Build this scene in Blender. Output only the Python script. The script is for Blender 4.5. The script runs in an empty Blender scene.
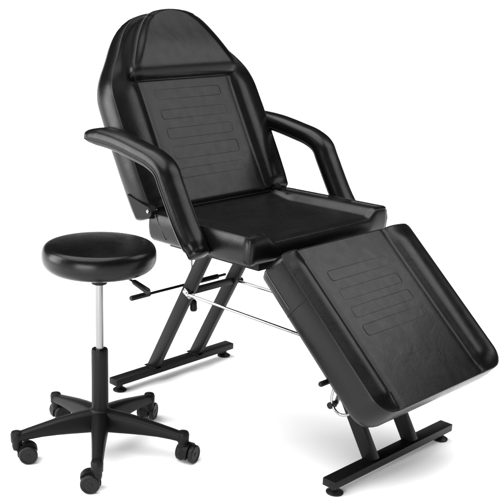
import bpy, bmesh, math, random
from mathutils import Vector, Matrix
random.seed(4)
S = bpy.context.scene
COL = S.collection
PI = math.pi
V = Vector

# ------------------------------------------------------------------ materials
def new_mat(name):
    m = bpy.data.materials.new(name); m.use_nodes = True
    nt = m.node_tree; b = nt.nodes['Principled BSDF']
    return m, nt, b
def nd(nt, t, **k):
    n = nt.nodes.new(t)
    for a, v in k.items(): setattr(n, a, v)
    return n
def leather(name, base, rough, wr=.25, grain=.10, spec=.5):
    m, nt, b = new_mat(name); L = nt.links
    tc = nd(nt, 'ShaderNodeTexCoord')
    vo = nd(nt, 'ShaderNodeTexVoronoi'); vo.inputs['Scale'].default_value = 420
    n1 = nd(nt, 'ShaderNodeTexNoise'); n1.inputs['Scale'].default_value = 9; n1.inputs['Detail'].default_value = 6; n1.inputs['Distortion'].default_value = .7
    n2 = nd(nt, 'ShaderNodeTexNoise'); n2.inputs['Scale'].default_value = 38; n2.inputs['Detail'].default_value = 5
    for n in (vo, n1, n2): L.new(tc.outputs['Object'], n.inputs['Vector'])
    b1 = nd(nt, 'ShaderNodeBump'); b1.inputs['Strength'].default_value = grain; b1.inputs['Distance'].default_value = .0012
    b2 = nd(nt, 'ShaderNodeBump'); b2.inputs['Strength'].default_value = wr; b2.inputs['Distance'].default_value = .010
    b3 = nd(nt, 'ShaderNodeBump'); b3.inputs['Strength'].default_value = wr * .22; b3.inputs['Distance'].default_value = .003
    L.new(n1.outputs['Fac'], b2.inputs['Height']); L.new(n2.outputs['Fac'], b3.inputs['Height']); L.new(b2.outputs['Normal'], b3.inputs['Normal'])
    L.new(vo.outputs['Distance'], b1.inputs['Height']); L.new(b3.outputs['Normal'], b1.inputs['Normal'])
    L.new(b1.outputs['Normal'], b.inputs['Normal'])
    r = nd(nt, 'ShaderNodeMapRange'); r.inputs['To Min'].default_value = rough - .06; r.inputs['To Max'].default_value = rough + .09
    L.new(n2.outputs['Fac'], r.inputs['Value']); L.new(r.outputs['Result'], b.inputs['Roughness'])
    mx = nd(nt, 'ShaderNodeMixRGB'); mx.inputs['Color1'].default_value = (*[base * .8] * 3, 1); mx.inputs['Color2'].default_value = (*[base * 1.25] * 3, 1)
    L.new(n1.outputs['Fac'], mx.inputs['Fac']); L.new(mx.outputs['Color'], b.inputs['Base Color'])
    b.inputs['Specular IOR Level'].default_value = spec
    return m
def plain(name, base, rough, metal=0, spec=.5, bump=.05, scale=300):
    m, nt, b = new_mat(name); L = nt.links
    tc = nd(nt, 'ShaderNodeTexCoord')
    n = nd(nt, 'ShaderNodeTexNoise'); n.inputs['Scale'].default_value = scale; n.inputs['Detail'].default_value = 3
    L.new(tc.outputs['Object'], n.inputs['Vector'])
    bp = nd(nt, 'ShaderNodeBump'); bp.inputs['Strength'].default_value = bump; bp.inputs['Distance'].default_value = .001
    L.new(n.outputs['Fac'], bp.inputs['Height']); L.new(bp.outputs['Normal'], b.inputs['Normal'])
    b.inputs['Base Color'].default_value = (*[base] * 3, 1) if not isinstance(base, tuple) else (*base, 1)
    b.inputs['Roughness'].default_value = rough; b.inputs['Metallic'].default_value = metal
    b.inputs['Specular IOR Level'].default_value = spec
    return m
M_LEATHER = leather('black_leatherette', .0022, .27, wr=.12, grain=.08, spec=.18)
M_SEAT = leather('black_seat_leatherette', .0022, .31, wr=.10, spec=.22)
M_STOOL = leather('black_stool_vinyl', .002, .25, wr=.10, grain=.06, spec=.18)
M_PIPE = plain('black_piping_vinyl', .003, .34, spec=.22)
M_STITCH = plain('stitched_crease', .003, .6, spec=.15)
M_THREAD = plain('grey_seam_thread', .05, .5)
M_FRAME = plain('black_powder_coat', .0035, .38, spec=.13, bump=.15, scale=700)
M_CHROME = plain('chrome', .30, .12, metal=1, bump=.0)
M_STEEL = plain('brushed_steel', .21, .24, metal=1, bump=.02)
M_PLAST = plain('black_nylon_plastic', .003, .45, bump=.25, scale=900, spec=.13)
M_RUB = plain('black_rubber', .004, .45, bump=.1, spec=.18)
M_FLOOR = plain('white_studio_floor', .93, .7, spec=.15, bump=0)

# ------------------------------------------------------------------ helpers
def empty(name, loc, label, cat):
    o = bpy.data.objects.new(name, None); COL.objects.link(o); o.location = loc; o.empty_display_size = .1
    o['label'] = label; o['category'] = cat
    return o
ORG = {}
def obj(name, bm, mat, parent=None, smooth=True, loc=None, label=None, sharp=40):
    """all meshes are modelled in world coordinates, then moved to a local origin"""
    bmesh.ops.recalc_face_normals(bm, faces=bm.faces)
    if smooth:
        for f in bm.faces: f.smooth = True
        for e in bm.edges:
            if len(e.link_faces) == 2 and e.calc_face_angle(0) > math.radians(sharp): e.smooth = False
    cs = [v.co for v in bm.verts]
    if loc is None:
        loc = V([(min(c[i] for c in cs) + max(c[i] for c in cs)) / 2 for i in range(3)])
    loc = V(loc)
    bmesh.ops.translate(bm, verts=bm.verts, vec=-loc)
    me = bpy.data.meshes.new(name); bm.to_mesh(me); bm.free()
    o = bpy.data.objects.new(name, me); COL.objects.link(o); me.materials.append(mat)
    ORG[o.name] = loc
    if parent is not None:
        o.parent = parent
        pl = ORG.get(parent.name, parent.location)
        o.location = loc - V(pl)
    else: o.location = loc
    if label: o['label'] = label
    return o
def frame_of(d):
    d = d.normalized(); a = V((0, 0, 1)) if abs(d.z) < .95 else V((0, 1, 0))
    x = d.cross(a).normalized(); y = x.cross(d).normalized()
    return x, y
def tube(bm, pts, r, n=10, closed=False, caps=True):
    pts = [V(p) for p in pts]; N = len(pts); rings = []
    rr = r if isinstance(r, (list, tuple)) else [r] * N
    px = None
    for i, p in enumerate(pts):
        if closed: d = pts[(i + 1) % N] - pts[i - 1]
        else: d = pts[min(i + 1, N - 1)] - pts[max(i - 1, 0)]
        d.normalize()
        if px is None: x, y = frame_of(d)
        else:
            x = (px - d * px.dot(d)).normalized(); y = x.cross(d).normalized()
        px = x
        rings.append([bm.verts.new(p + (x * math.cos(2 * PI * k / n) + y * math.sin(2 * PI * k / n)) * rr[i]) for k in range(n)])
    m = N if closed else N - 1
    for i in range(m):
        a, b = rings[i], rings[(i + 1) % N]
        for k in range(n): bm.faces.new((a[k], a[(k + 1) % n], b[(k + 1) % n], b[k]))
    if caps and not closed:
        bm.faces.new(rings[0]); bm.faces.new(rings[-1][::-1])
    return rings
def lathe(bm, prof, c=(0, 0, 0), axis=(0, 0, 1), n=40):
    c = V(c); ax = V(axis).normalized(); x, y = frame_of(ax); rings = []
    for r, h in prof:
        rings.append([bm.verts.new(c + ax * h + (x * math.cos(2 * PI * k / n) + y * math.sin(2 * PI * k / n)) * max(r, 1e-5)) for k in range(n)])
    for a, b in zip(rings, rings[1:]):
        for k in range(n): bm.faces.new((a[k], a[(k + 1) % n], b[(k + 1) % n], b[k]))
    bm.faces.new(rings[0][::-1]); bm.faces.new(rings[-1])
def rbox(bm, c, ax, ay, az, sx, sy, sz, bev=.002, seg=2):
    """bevelled box centred at c, axes ax ay az, full sizes"""
    t = bmesh.new(); bmesh.ops.create_cube(t, size=1)
    for v in t.verts: v.co = V((v.co.x * sx, v.co.y * sy, v.co.z * sz))
    if bev: bmesh.ops.bevel(t, geom=list(t.edges), offset=bev, segments=seg, profile=.5, affect='EDGES')
    ax, ay, az, c = V(ax).normalized(), V(ay).normalized(), V(az).normalized(), V(c)
    mp = {}
    for v in t.verts: mp[v] = bm.verts.new(c + ax * v.co.x + ay * v.co.y + az * v.co.z)
    for f in t.faces: bm.faces.new([mp[v] for v in f.verts])
    t.free()
def beam(bm, a, b, wx, wn, bev=.002, ext=0):
    """rectangular tube from a to b (lying in the YZ plane), wx = size along X, wn = size across"""
    a, b = V(a), V(b); d = (b - a).normalized(); a = a - d * ext; b = b + d * ext
    x = V((1, 0, 0)); n = d.cross(x)
    rbox(bm, (a + b) / 2, x, n, d, wx, wn, (b - a).length, bev)
def smoothpath(pts, k=8):
    """Catmull-Rom"""
    pts = [V(p) for p in pts]; P = [pts[0] * 2 - pts[1]] + pts + [pts[-1] * 2 - pts[-2]]; out = []
    for i in range(1, len(P) - 2):
        for j in range(k):
            t = j / k; a, b, c, d = P[i - 1], P[i], P[i + 1], P[i + 2]
            out.append(.5 * ((2 * b) + (c - a) * t + (2 * a - 5 * b + 4 * c - d) * t * t + (3 * b - a - 3 * c + d) * t ** 3))
    out.append(pts[-1]); return out
def interp(tab, s):
    if s <= tab[0][0]: return tab[0][1]
    for (a, va), (b, vb) in zip(tab, tab[1:]):
        if s <= b: return va + (vb - va) * (s - a) / (b - a)
    return tab[-1][1]
def sm(t): t = max(0, min(1, t)); return t * t * (3 - 2 * t)

class Frame:
    def __init__(s, P0, D, N): s.P0, s.D, s.N = V(P0), V(D), V(N)
    def __call__(s, x, t, h): return s.P0 + V((1, 0, 0)) * x + s.D * t + s.N * h

def cushion(F, L, hw, top, side, nu=73, ns=73):
    """closed upholstered block. hw(s) half width, top(x,s) face height, side: list of (height, outward offset).
    Returns bmesh and the seam loop (world points)"""
    bm = bmesh.new(); G = []; P = []
    for j in range(ns):
        t = j / (ns - 1); s = L * (.35 * t + .65 * (1 - math.cos(PI * t)) / 2); w = hw(s); row = []; rp = []
        for i in range(nu):
            q = i / (nu - 1) * 2 - 1; u = .5 * q + .5 * math.sin(q * PI / 2); x = u * w
            rp.append((x, s)); row.append(bm.verts.new(F(x, s, top(x, s))))
        G.append(row); P.append(rp)
    for j in range(ns - 1):
        for i in range(nu - 1): bm.faces.new((G[j][i], G[j][i + 1], G[j + 1][i + 1], G[j + 1][i]))
    loop = [(0, i) for i in range(nu)] + [(j, nu - 1) for j in range(1, ns)] + [(ns - 1, i) for i in range(nu - 2, -1, -1)] + [(j, 0) for j in range(ns - 2, 0, -1)]
    pl = [V((*P[j][i], 0)) for j, i in loop]; n = len(pl); hs = [top(p.x, p.y) for p in pl]
    nor = []
    for k in range(n):
        acc = V((0, 0, 0))
        for w in (1, 2, 3):
            d = pl[(k + w) % n] - pl[k - w]
            if d.length > 1e-9: acc += V((d.y, -d.x, 0)).normalized()
        nor.append(acc.normalized())
    prev = [G[j][i] for j, i in loop]; seam = [v.co.copy() for v in prev]
    T = side[-1][0]
    last = None
    for (h, o) in side:
        f = h / T
        ring = [bm.verts.new(F(pl[k].x + nor[k].x * o, pl[k].y + nor[k].y * o, hs[k] * (1 - f) + h)) for k in range(n)]
        for k in range(n): bm.faces.new((prev[k], prev[(k + 1) % n], ring[(k + 1) % n], ring[k]))
        prev = ring
    # bottom: fan towards centre line
    c = bm.verts.new(F(0, L / 2, T))
    for k in range(n): bm.faces.new((prev[k], prev[(k + 1) % n], c))
    return bm, seam, pl, nor, hs
def rounded(w, L, r0, r1):
    def f(s):
        if s < r0: return w - r0 + math.sqrt(max(0, r0 * r0 - (r0 - s) ** 2))
        if s > L - r1: return w - r1 + math.sqrt(max(0, r1 * r1 - (s - L + r1) ** 2))
        return w
    return f
def decimate(pts, d=.004):
    out = [pts[0]]
    for p in pts[1:]:
        if (p - out[-1]).length > d: out.append(p)
    return out
def stitch_rects(F, rows, x0, x1, h, parent, r=.00042):
    bm = bmesh.new()
    for (a, b) in rows:
        rad = .009; pts = []
        for cx, cy, a0 in ((x1 - rad, b - rad, 0), (x0 + rad, b - rad, PI / 2), (x0 + rad, a + rad, PI), (x1 - rad, a + rad, 1.5 * PI)):
            for k in range(5):
                t = a0 + k * PI / 8; pts.append(F(cx + rad * math.cos(t), cy + rad * math.sin(t), h + .0004 * math.sin(13 * cx + 40 * cy)))
        tube(bm, pts, r, 6, closed=True)
    return obj('stitching', bm, M_STITCH, parent)

# ================================================================== treatment chair
chair = empty('treatment_chair', (0, .15, 0), 'large black padded reclining treatment chair with armrests, raised leg rest and black metal frame', 'chair')
a = math.radians(61.5)
FB = Frame((0, .355, .612), (0, math.cos(a), math.sin(a)), (0, -math.sin(a), math.cos(a)))
a2 = math.radians(43)
FL = Frame((0, -.087, .573), (0, -math.cos(a2), -math.sin(a2)), (0, -math.sin(a2), math.cos(a2)))
FS = Frame((0, -.01, 0), (0, 1, 0), (0, 0, 1))

def bolster(x, gl, gr, w, hb, dip=.0022):
    if x < 0: g = gl; a = -x
    else: g = gr; a = x
    if a < g:
        return -dip * sm(1 - (g - a) / .02)
    t = (a - g) / (w - g)
    if t >= 1: return 0
    return -dip * sm(1 - t / .12) + hb * (math.sin(PI * t ** .72) ** 1.05 if t < 1 else 0)

# --- backrest
tab = [(0, .281), (.03, .285), (.10, .287), (.25, .287), (.34, .284), (.375, .274), (.41, .252), (.455, .214), (.50, .180), (.535, .148), (.554, .122), (.568, .094), (.576, .062), (.580, .016)]
tab_s = tab
def hwB(s):
    r = .001
    w = sum(interp(tab_s, s + d) for d in (-.014, -.007, 0, .007, .014)) / 5 if s < .555 else interp(tab_s, s)
    if s < r: w -= r - math.sqrt(max(0, r * r - (r - s) ** 2))
    return w
def topB(x, s):
    w = hwB(s); fall = sm(s / .03) * .75 + .25
    k = 1 - sm((s - .33) / .08)
    return bolster(x, .186, .186, w, .013 * fall) * k - (.02 * sm((s - .38) / .2))
sideB = [(-.004, .0015), (-.012, .004), (-.03, .007), (-.05, .007), (-.07, .003), (-.082, -.004), (-.089, -.014), (-.092, -.03)]
O = .008
bm, seam, *_ = cushion(Frame(FB(0, -O, 0), FB.D, FB.N), .580 + O, lambda s: hwB(max(s - O, 0)) - (.009 - math.sqrt(max(0, .009 ** 2 - max(0, .009 - s) ** 2)) if s < .009 else 0),
    lambda x, s: topB(x, max(0, s - O)) - .008 * (1 - sm(s / .012)), sideB)
back = obj('backrest', bm, M_LEATHER, chair)
bm = bmesh.new(); tube(bm, decimate(seam), .0016, 8, closed=True); obj('piping', bm, M_PIPE, back)
stitch_rects(FB, [(.307, .337), (.248, .276), (.189, .220), (.128, .165), (.072, .100)], -.134, .126, .0002, back)
# second seam line along the side wall of the backrest
# --- headrest pillow
tabH = [(0, .207), (.03, .206), (.05, .194), (.075, .179), (.10, .165), (.125, .148), (.15, .129), (.17, .111), (.184, .090), (.193, .065), (.198, .034), (.1995, .010)]
def hwH(s):
    w = interp(tabH, s) if s > .18 else sum(interp(tabH, s + d) for d in (-.012, 0, .012)) / 3
    r = .02
    if s < r: w -= r - math.sqrt(max(0, r * r - (r - s) ** 2))
    return w
FH = Frame(FB(-.004, .366, 0), FB.D, FB.N)
def topH(x, s):
    w = hwH(s)
    e = min(1, s / .038); base = .004 + .030 * math.sqrt(max(0, 1 - (1 - e) ** 2))
    ed = sm((w - abs(x)) / .03)
    return base + .0035 * (1 - ed) * -1 + .004 * math.exp(-((s - .085) / .05) ** 2) * ed * e
sideH = [(-.004, .003), (-.012, .005), (-.022, .005), (-.034, .001), (-.040, -.004)]
bm, seam, *_ = cushion(FH, .1995, hwH, topH, sideH, 61, 61)
head = obj('headrest', bm, M_LEATHER, chair)
bm = bmesh.new(); tube(bm, decimate(seam), .0018, 8, closed=True); obj('piping', bm, M_PIPE, head)

# --- seat
hwS = rounded(.283, .372, .018, .012)
def topS(x, s):
    a = abs(x); g = .192
    t = (a - g) / (.283 - g)
    if t <= 0: z = -.0165
    else:
        z = -.0165 + .021 * sm(t / .42) - .0035 * sm((t - .6) / .4)
    k = sm(s / .016)
    if a < g + .02: z += .013 * sm((s - .27) / .085)
    z -= .004 * (1 - k)
    return .6005 + z
bm = bmesh.new()
def seat_frame(): return Frame((0, -.010, .6005), (0, 1, 0), (0, 0, 1))
FS = seat_frame()
sideS = [(-.004, .002), (-.014, .0045), (-.034, .006), (-.054, .004), (-.066, .0), (-.074, -.008), (-.076, -.02)]
bm.free()
bm, seam, *_ = cushion(FS, .372, hwS, lambda x, s: topS(x, s) - .6005, sideS)
seat = obj('seat', bm, M_SEAT, chair)
bm = bmesh.new(); tube(bm, decimate(seam), .0015, 8, closed=True)
for sx in (-1, 1):
    tube(bm, [FS(sx * .279, .0035, -.006), FS(sx * .282, .0005, -.03), FS(sx * .280, .002, -.06), FS(sx * .274, .008, -.074)], .0017, 6)
obj('piping', bm, M_PIPE, seat)
stitch_rects(Frame(FS(0, 0, 0), FS.D, FS.N), [(.03 + .032 * q, .048 + .032 * q) for q in range(7)], -.13, .13, -.0163, seat)

# --- leg rest
hwL = rounded(.2615, .454, .018, .052)
def topL(x, s):
    w = hwL(s); fall = .45 + .55 * sm(s / .05) * 1.0; end = sm((.452 - s) / .05)
    return bolster(x, .197, .157, w, .012 * (fall if s < .2 else end)) 
sideL = [(-.003, .001), (-.012, .003), (-.032, .005), (-.055, .005), (-.074, .003), (-.086, -.002), (-.092, -.012), (-.093, -.03)]
bm, seam, plL, norL, hsL = cushion(FL, .454, hwL, topL, sideL)
legrest = obj('leg_rest', bm, M_LEATHER, chair)
bm = bmesh.new(); tube(bm, decimate(seam), .0016, 8, closed=True)
obj('piping', bm, M_PIPE, legrest)
bm = bmesh.new()
bm.free()
for sx in (-1, 1):
    bm = bmesh.new(); tube(bm, [FL(sx * (.2615 + o), .128, h) for h, o in [(-.001, .001)] + sideL[:6]], .0012, 6)
    obj('side_seam', bm, M_STITCH, legrest)
    bm = bmesh.new(); tube(bm, [FL(sx * (.2615 + .0052), t, -.062) for t in (.004, .03, .06, .09, .118)], .0009, 6)
    obj('side_seam', bm, M_THREAD, legrest)
stitch_rects(FL, [(.075, .104), (.130, .160), (.182, .212), (.234, .264)], -.148, .092, .0002, legrest)

# --- armrests
def armrest(sx):
    X = sx * .317
    c = smoothpath([(X, .585, .790), (X, .560, .7935), (X, .500, .793), (X, .430, .786), (X, .350, .770), (X, .298, .757), (X, .260, .736), (X, .236, .697), (X, .178, .600), (X, .128, .556 - .018)], 9)
    # last run is straight: rebuild the tail
    n = len(c); prof = []
    bm = bmesh.new(); rings = []; seamA = []; seamB = []; seamC = []
    K = 28
    for i, p in enumerate(c):
        d = (c[min(i + 1, n - 1)] - c[max(i - 1, 0)]).normalized()
        x = V((1, 0, 0)); nn = x.cross(d).normalized()
        if nn.z < 0 or (abs(nn.z) < .2 and nn.y > 0): nn = -nn
        if nn.dot(V((0, -.75, .66))) < 0: nn = -nn
        t = i / (n - 1)
        end = min(1, .16 + math.sqrt(t / .10)) if t < .1 else 1
        end2 = 1 if t < .975 else .90
        W = .0350 * min(1, .22 + (t / .14) ** .6 * .78) * end2; H = .0255 * min(1, .10 + (t / .20) ** .75 * .90) * end2
        ring = []
        for k in range(K):
            th = 2 * PI * k / K; cx, sy = math.cos(th), math.sin(th)
            e = .72
            px = W * math.copysign(abs(cx) ** e, cx)
            if sy > 0: py = H * 1.02 * abs(sy) ** .85
            else: py = -H * .95 * abs(sy) ** .45
            ring.append(bm.verts.new(p + x * px + nn * py))
        rings.append(ring)
        seamA.append(p - x * W * .99 - nn * H * .42); seamB.append(p + x * W * .99 - nn * H * .42); seamC.append(p - x * W * .998 * (1 if sx < 0 else -1) - nn * H * .08)
    for A, B in zip(rings, rings[1:]):
        for k in range(K): bm.faces.new((A[k], A[(k + 1) % K], B[(k + 1) % K], B[k]))
    # rounded ends
    for ring, sgn in ((rings[0], -1), (rings[-1], 1)):
        ce = sum((v.co for v in ring), V((0, 0, 0))) / K
        d = (c[1] - c[0]).normalized() * -1 if sgn < 0 else (c[-1] - c[-2]).normalized()
        prev = ring
        for f, q in ((.9, .003), (.65, .006)):
            r2 = [bm.verts.new(ce + (v.co - ce) * f + d * q) for v in ring]
            for k in range(K): bm.faces.new((prev[k], prev[(k + 1) % K], r2[(k + 1) % K], r2[k]))
            prev = r2
        bm.faces.new(prev)
    o = obj('armrest', bm, M_LEATHER, chair, sharp=70)
    bm = bmesh.new(); tube(bm, seamA[2:], .0014, 6); tube(bm, seamB[2:], .0014, 6)
    tube(bm, seamC[3:], .0009, 6)
    obj('piping', bm, M_PIPE, o)
    # steel bracket that carries the arm, bolted to the seat frame
    bm = bmesh.new()
    rbox(bm, (sx * .290, .140, .545), (1, 0, 0), (0, 1, 0), (0, 0, 1), .026, .028, .02, .002)
    obj('arm_bracket', bm, M_FRAME, o)
    return o
armrest(-1); armrest(1)

# --- seat sub-frame and side plates
bm = bmesh.new()
rbox(bm, (0, .17, .514), (1, 0, 0), (0, 1, 0), (0, 0, 1), .46, .33, .020, .003)
for sx in (-1, 1):
    beam(bm, (sx * .09, -.02, .495), (sx * .09, .345, .495), .03, .022)
obj('seat_frame', bm, M_FRAME, chair)
for sx in (-1, 1):
    # rear hinge plate under the backrest
    bm = bmesh.new()
    Y = [(.4376, .6429), (.4032, .5869), (.396, .582), (.348, .590), (.338, .600), (.337, .612), (.349, .620)]
    px = .2975 if sx < 0 else .235
    A = [bm.verts.new((sx * px, y, z)) for y, z in Y]; B = [bm.verts.new((sx * (px - .022), y, z)) for y, z in Y]
    bm.faces.new(A); bm.faces.new(B[::-1])
    for k in range(len(Y)): bm.faces.new((A[k], A[(k + 1) % len(Y)], B[(k + 1) % len(Y)], B[k]))
    hp = obj('hinge_plate', bm, M_PLAST, chair, smooth=False)
    bm = bmesh.new(); lathe(bm, [(.001, .0), (.0055, .0), (.0055, .003), (.004, .0045), (.001, .005)], (sx * px, .3495, .610), (sx, 0, 0), 16)
    lathe(bm, [(.003, -.03), (.003, 0)], (sx * px, .3495, .610), (sx, 0, 0), 12)
    obj('bolt', bm, M_CHROME, hp)
    bm = bmesh.new(); Y = [(.333, .602), (.317, .580), (.302, .558), (.290, .538)]
    tube(bm, [(sx * (.2885 - (.0 if z > .55 else .002)), y, z) for y, z in Y], .0011, 6)
    obj('side_seam', bm, M_THREAD, seat)
# --- floor bars with feet, legs
def foot_bar(Y):
    bm = bmesh.new(); rbox(bm, (0, Y, .034), (1, 0, 0), (0, 1, 0), (0, 0, 1), .516, .038, .021, .0018)
    o = obj('foot_bar', bm, M_FRAME, chair)
    for sx in (-1, 1):
        bm = bmesh.new(); lathe(bm, [(.019, 0), (.0215, .001), (.0215, .004), (.016, .008), (.011, .011), (.0095, .013), (.0095, .0238)], (sx * .231, Y, 0), n=28)
        obj('rubber_foot', bm, M_RUB, o)
    return o
foot_bar(.549); foot_bar(-.281)
for sx in (-1, 1):
    bm = bmesh.new(); beam(bm, (sx * .093, .549, .040), (sx * .093, .307, .500), .021, .0385)
    obj('rear_leg', bm, M_FRAME, chair)
    bm = bmesh.new(); rbox(bm, (sx * .093, .547, .0455), (1, 0, 0), (0, 1, 0), (0, 0, 1), .028, .058, .003, .001)
    obj('weld_plate', bm, M_FRAME, chair)
    bm = bmesh.new(); beam(bm, (sx * .085, -.281, .040), (sx * .085, -.005, .500), .021, .0385)
    obj('front_leg', bm, M_FRAME, chair)
bm = bmesh.new(); rbox(bm, (0, .388, .333), (1, 0, 0), (0, 1, 0), (0, 0, 1), .165, .018, .018, .002)
obj('cross_bar', bm, M_FRAME, chair)
# --- recline lever bar across the back of the frame
bm = bmesh.new(); tube(bm, [(-.285, .432, .340), (.100, .432, .340)], .0042, 10)
lev = obj('lever_bar', bm, M_FRAME, chair)
for x0, x1 in ((-.288, -.215), (-.012, .068)):
    bm = bmesh.new(); tube(bm, [(x0, .432, .340), (x0 + .003, .432, .340), (x1 - .003, .432, .340), (x1, .432, .340)], [.0065, .008, .008, .0065], 14)
    obj('grip', bm, M_RUB, lev)
# gas lift rod with knob behind the near leg
bm = bmesh.new(); tube(bm, [(-.05, .440, .500), (-.05, .418, .285)], .0035, 10)
rod = obj('release_rod', bm, M_STEEL, chair)
bm = bmesh.new(); tube(bm, [(-.05, .4187, .292), (-.05, .418, .286), (-.05, .416, .262), (-.05, .4155, .256)], [.006, .0105, .0115, .009], 16)
obj('knob', bm, M_RUB, rod)
# --- long chrome push rods to the leg rest
for X, y0, z0 in ((-.118, .372, .332), (.108, .386, .328)):
    bm = bmesh.new(); tube(bm, [(X, y0, z0), (X, -.215, .322)], .0045, 12)
    pr = obj('push_rod', bm, M_CHROME, chair)
    bm = bmesh.new(); lathe(bm, [(.002, -.018), (.008, -.018), (.008, .003), (.0045, .006), (.001, .006)], (X, y0, z0), (-1, 0, 0), 16)
    obj('pivot_bolt', bm, M_CHROME if X < 0 else M_FRAME, pr)
bm = bmesh.new()
rbox(bm, (-.108, .384, .331), (1, 0, 0), V((0, -.46, .88)), V((0, -.88, -.46)), .010, .018, .034, .003)
obj('rod_bracket', bm, M_CHROME, chair)
# --- leg rest locking lever
UB = FL(0, 0, -.093)
for sx in (-1, 1):
    bm = bmesh.new(); beam(bm, FL(sx * .16, .06, -.104), FL(sx * .16, .40, -.104), .024, .018)
    obj('leg_rest_rail', bm, M_FRAME, chair)
bm = bmesh.new(); tube(bm, [(-.250, -.235, .283), (-.10, -.235, .283)], .004, 10)
lk = obj('lock_lever', bm, M_FRAME, chair)
bm = bmesh.new(); tube(bm, [(-.262, -.235, .283), (-.259, -.235, .283), (-.213, -.235, .283), (-.210, -.235, .283)], [.005, .0068, .0068, .005], 14)
obj('grip', bm, M_RUB, lk)
bm = bmesh.new()
tube(bm, smoothpath([(-.20, -.250, .290), (-.20, -.238, .272), (-.20, -.229, .246), (-.20, -.227, .222), (-.20, -.236, .203), (-.20, -.252, .194), (-.20, -.270, .197), (-.20, -.290, .210), (-.20, -.318, .236)], 5), .0035, 10)
obj('pull_ring', bm, M_CHROME, chair)
bm = bmesh.new()
beam(bm, (-.188, -.250, .275), (-.188, -.232, .212), .003, .012, .001)
st = obj('lock_strut', bm, M_STEEL, chair)
bm = bmesh.new(); tube(bm, [(-.205, -.226, .208), (-.186, -.226, .208)], .0085, 14)
obj('knob', bm, M_RUB, st)

# ================================================================== stool
HX, HY = -.531, .271
stool = empty('rolling_stool', (HX, HY, 0), 'small round black padded rolling stool with chrome column and five caster star base', 'stool')
bm = bmesh.new(); prof = []
R, zt, zb = .1455, .5790, .5080
prof += [(.02, zb), (R - .035, zb)]
for k in range(1, 8):
    t = -PI / 2 + k * PI / 16; prof.append((R - .030 + .030 * math.cos(t), zb + .034 + .034 * math.sin(t)))
for k in range(8, 17):
    t = -PI / 2 + k * PI / 16; prof.append((R - .022 + .022 * abs(math.cos(t)) ** .72, zt - .005 - .030 + .030 * math.sin(t) ** .85 - .002 * (1 - math.sin(t))) if t > 1e-6 else (R, zt - .037))
for r in (.115, .10, .08, .06, .04, .02, .001): prof.append((r, zt - .0045 * (r / .12) ** 2))
lathe(bm, prof, (HX, HY, 0), n=72)
st_seat = obj('seat', bm, M_STOOL, stool, sharp=80)
bm = bmesh.new(); pts = [(HX + .1365 * math.cos(t), HY + .1365 * math.sin(t), .5215) for t in [2 * PI * k / 72 for k in range(72)]]
tube(bm, pts, .0012, 6, closed=True); obj('piping', bm, M_PIPE, st_seat)
bm = bmesh.new(); lathe(bm, [(.02, .470), (.021, .478), (.024, .482), (.024, .490)], (HX, HY, 0), n=32)
rbox(bm, (HX, HY, .5005), (1, 0, 0), (0, 1, 0), (0, 0, 1), .11, .11, .014, .003)
obj('seat_mount', bm, M_PLAST, stool)
bm = bmesh.new(); lathe(bm, [(.0105, .285), (.0105, .40), (.0105, .472)], (HX, HY, 0), n=32)
obj('gas_cylinder', bm, M_STEEL, stool)
bm = bmesh.new(); lathe(bm, [(.0225, .118), (.0222, .27), (.0222, .288), (.0205, .2925), (.0112, .2925)], (HX, HY, 0), n=36)
obj('column_sleeve', bm, M_PLAST, stool)
# lever
bm = bmesh.new(); tube(bm, [(-.497, .232, .497), (-.488, .200, .488), (-.479, .158, .473)], .003, 8)
lv = obj('height_lever', bm, M_FRAME, stool)
bm = bmesh.new(); tube(bm, [(-.4860, .192, .4855), (-.4845, .187, .4835), (-.4765, .147, .4685), (-.4755, .142, .4665)], [.005, .0072, .0085, .006], 14)
obj('grip', bm, M_RUB, lv)
# star base
bm = bmesh.new(); lathe(bm, [(.030, .066), (.036, .070), (.037, .100), (.034, .112), (.028, .120), (.0235, .124)], (HX, HY, 0), n=40)
base = obj('base_hub', bm, M_PLAST, stool)
RL = .228
def star_leg(ang):
    bm = bmesh.new(); d = V((math.cos(ang), math.sin(ang), 0)); t = V((-d.y, d.x, 0)); z = V((0, 0, 1)); c = V((HX, HY, 0))
    stations = [(.022, .121, .061, .0255), (.05, .118, .062, .0235), (.08, .114, .0635, .0215), (.12, .107, .065, .0192), (.16, .098, .065, .017), (.195, .090, .0625, .0155), (.215, .085, .060, .0148), (RL - .002, .083, .059, .0148), (RL + .008, .0815, .059, .0115), (RL + .013, .078, .061, .006)]
    rings = []; K = 16
    for r, zt_, zb_, w in stations:
        ring = []
        for k in range(K):
            th = 2 * PI * k / K; cx, sy = math.cos(th), math.sin(th)
            px = w * math.copysign(abs(cx) ** .5, cx)
            hh = (zt_ - zb_) / 2; py = hh * (math.copysign(abs(sy) ** .6, sy))
            if sy > 0: px *= .92
            ring.append(bm.verts.new(c + d * r + t * px + z * ((zt_ + zb_) / 2 + py)))
        rings.append(ring)
    for A, B in zip(rings, rings[1:]):
        for k in range(K): bm.faces.new((A[k], A[(k + 1) % K], B[(k + 1) % K], B[k]))
    bm.faces.new(rings[0][::-1]); bm.faces.new(rings[-1])
    # end boss above the caster stem
    lathe(bm, [(.0125, .055), (.0155, .058), (.016, .080), (.0135, .0855), (.006, .0875), (.001, .088)], c + d * RL, n=24)
    return obj('base_leg', bm, M_PLAST, base, sharp=50)
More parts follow.
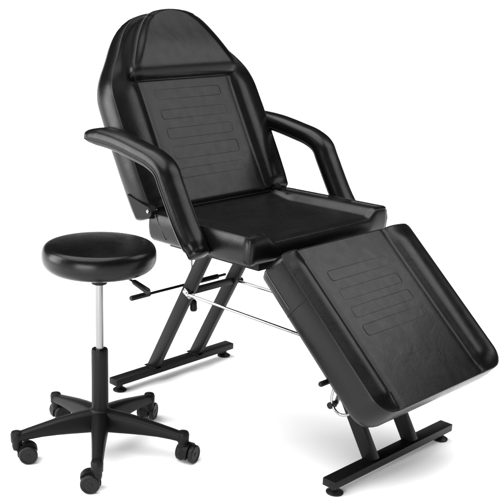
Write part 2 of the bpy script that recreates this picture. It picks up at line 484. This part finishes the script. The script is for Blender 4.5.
def caster(ang, contact, axle, extra=0):
    """twin wheel caster: contact = wheel centre on floor (x, y), axle = direction of the axle"""
    d = V((math.cos(ang), math.sin(ang), 0)); stem = V((HX, HY, 0)) + d * RL
    ax = V((math.cos(axle), math.sin(axle), 0)); wc = V((contact[0], contact[1], .025)); z = V((0, 0, 1))
    tr = V((wc.x - stem.x, wc.y - stem.y, 0)); f = z.cross(ax)
    if f.dot(tr) > 0: f = -f     # f points from wheel towards the stem side
    bm = bmesh.new()
    # hood: arc shell over the wheels, across the axle width
    hw_ = .0105; rings = []
    for k in range(13):
        th = math.radians(-20 + k * 165 / 12)   # from front low over the top
        ro, ri = .0285, .0262
        dirv = f * math.cos(th) + z * math.sin(th)
        rings.append([bm.verts.new(wc + ax * s * hw_ + dirv * r) for s, r in ((-1, ro), (1, ro), (1, ri - .012), (-1, ri - .012))])
    for A, B in zip(rings, rings[1:]):
        for k in range(4): bm.faces.new((A[k], A[(k + 1) % 4], B[(k + 1) % 4], B[k]))
    bm.faces.new(rings[0][::-1]); bm.faces.new(rings[-1])
    # fork body and stem socket
    sp = V((stem.x, stem.y, 0))
    tube(bm, [sp + z * .060, sp + z * .045, sp + z * .035], [.013, .013, .0105], 18)
    mid = (wc + V((stem.x, stem.y, .040))) / 2
    rbox(bm, V((mid.x, mid.y, .038)), ax, f, z, .019, .032, .022, .005)
    tube(bm, [wc - ax * .019, wc + ax * .019], .005, 12)
    o = obj('caster', bm, M_PLAST, stool, sharp=45)
    for s in (-1, 1):
        bm = bmesh.new(); p = [(.004, -.0075), (.0215, -.0075), (.0245, -.0055), (.025, -.003), (.025, .003), (.0245, .0050), (.0225, .0068), (.019, .0072), (.0175, .0060), (.006, .0060), (.005, .0075), (.001, .0075)]
        lathe(bm, p, wc + ax * s * .0185, ax * s, 32)
        obj('wheel', bm, M_RUB, o, sharp=35)
    return o
def rad(x): return math.radians(x)
specs = [(229.3, (-.6873, .1175), 232), (301.3 + 2, (-.3945, .0740), 286), (13.3, (-.2990, .3420), 298), (85.3, (-.4975, .4990), 258), (157.3, (-.7170, .3430), 236)]
for an, ct, axl in specs:
    star_leg(rad(an)); caster(rad(an), ct, rad(axl))

# ================================================================== setting
bm = bmesh.new(); bmesh.ops.create_circle(bm, cap_ends=True, segments=96, radius=120)
fl = obj('floor', bm, M_FLOOR, None, smooth=False, loc=(0, 0, 0)); fl['kind'] = 'structure'

# world: added studio light. White band along the horizon, a dim band above it, a bright overhead cap to whiten the floor
W = bpy.data.worlds.new('World'); S.world = W; W.use_nodes = True
nt = W.node_tree; bg = nt.nodes['Background']; L = nt.links
tc = nd(nt, 'ShaderNodeTexCoord'); sp = nd(nt, 'ShaderNodeSeparateXYZ')
L.new(tc.outputs['Generated'], sp.inputs[0])
def g(v): return (v, v, v, 1)
def ramp(stops):
    cr = nd(nt, 'ShaderNodeValToRGB'); e = cr.color_ramp.elements
    e[0].position, e[0].color = stops[0][0], g(stops[0][1]); e[1].position, e[1].color = stops[-1][0], g(stops[-1][1])
    for p_, v_ in stops[1:-1]:
        q = e.new(p_); q.color = g(v_)
    return cr
low = ramp([(0, .22), (.05, .22), (.09, .003), (1, .003)]); L.new(sp.outputs['Z'], low.inputs['Fac'])
dot = nd(nt, 'ShaderNodeVectorMath', operation='DOT_PRODUCT'); dot.inputs[1].default_value = V((-.16, .12, .93)).normalized()
L.new(tc.outputs['Generated'], dot.inputs[0])
cap = ramp([(0, 0), (.74, 0), (.87, 1), (1, 1)]); L.new(dot.outputs['Value'], cap.inputs['Fac'])
ad = nd(nt, 'ShaderNodeMixRGB', blend_type='ADD'); ad.inputs['Fac'].default_value = 1
L.new(low.outputs['Color'], ad.inputs['Color1']); L.new(cap.outputs['Color'], ad.inputs['Color2'])
dot2 = nd(nt, 'ShaderNodeVectorMath', operation='DOT_PRODUCT'); dot2.inputs[1].default_value = V((-.72, -.62, .38)).normalized()
L.new(tc.outputs['Generated'], dot2.inputs[0])
side = ramp([(0, 0), (.15, 0), (.75, .02), (1, .02)]); L.new(dot2.outputs['Value'], side.inputs['Fac'])  # added faint glow from the camera side, fills the floor shadows
ad2 = nd(nt, 'ShaderNodeMixRGB', blend_type='ADD'); ad2.inputs['Fac'].default_value = 1
L.new(ad.outputs['Color'], ad2.inputs['Color1']); L.new(side.outputs['Color'], ad2.inputs['Color2'])
L.new(ad2.outputs['Color'], bg.inputs['Color']); bg.inputs['Strength'].default_value = 6.1

def area(name, loc, target, size, power, sy=None):
    l = bpy.data.lights.new(name, 'AREA'); l.energy = power; l.size = size
    if sy: l.shape = 'RECTANGLE'; l.size_y = sy
    o = bpy.data.objects.new(name, l); COL.objects.link(o); o.location = loc
    o.rotation_euler = (V(target) - V(loc)).to_track_quat('-Z', 'Y').to_euler()
    return o
area('softbox', (1.50, -1.00, 2.25), (0, .1, .6), 1.5, 31)
area('side_softbox', (-2.3, 2.1, 1.25), (-.1, .0, .2), 1.3, 95, 1.8)
area('added_low_fill', (-2.7, -.75, .62), (.1, -.3, .05), 1.5, 48, .8)  # added fill lamp, lightens the floor shadow under the leg rest

# ------------------------------------------------------------------ camera
cam = bpy.data.cameras.new('camera'); co = bpy.data.objects.new('camera', cam); COL.objects.link(co); S.camera = co
fw = V((0.60379395, 0.72568039, -0.32988004)).normalized(); rt = V((0.76871061, -0.63959675, 0)).normalized(); up = rt.cross(fw)
co.matrix_world = Matrix(((rt.x, up.x, -fw.x, -1.95190995), (rt.y, up.y, -fw.y, -1.51428056), (rt.z, up.z, -fw.z, 1.16103046), (0, 0, 0, 1)))
cam.sensor_width = 36; cam.lens = 936.1884 / 500 * 36; cam.shift_x = 131.2467 / 500; cam.shift_y = 72.7791 / 500
cam.clip_start = .05; cam.clip_end = 500
S.view_settings.view_transform = 'Standard'; S.view_settings.look = 'None'; S.view_settings.exposure = 0; S.view_settings.gamma = 1
S.render.engine = 'CYCLES'
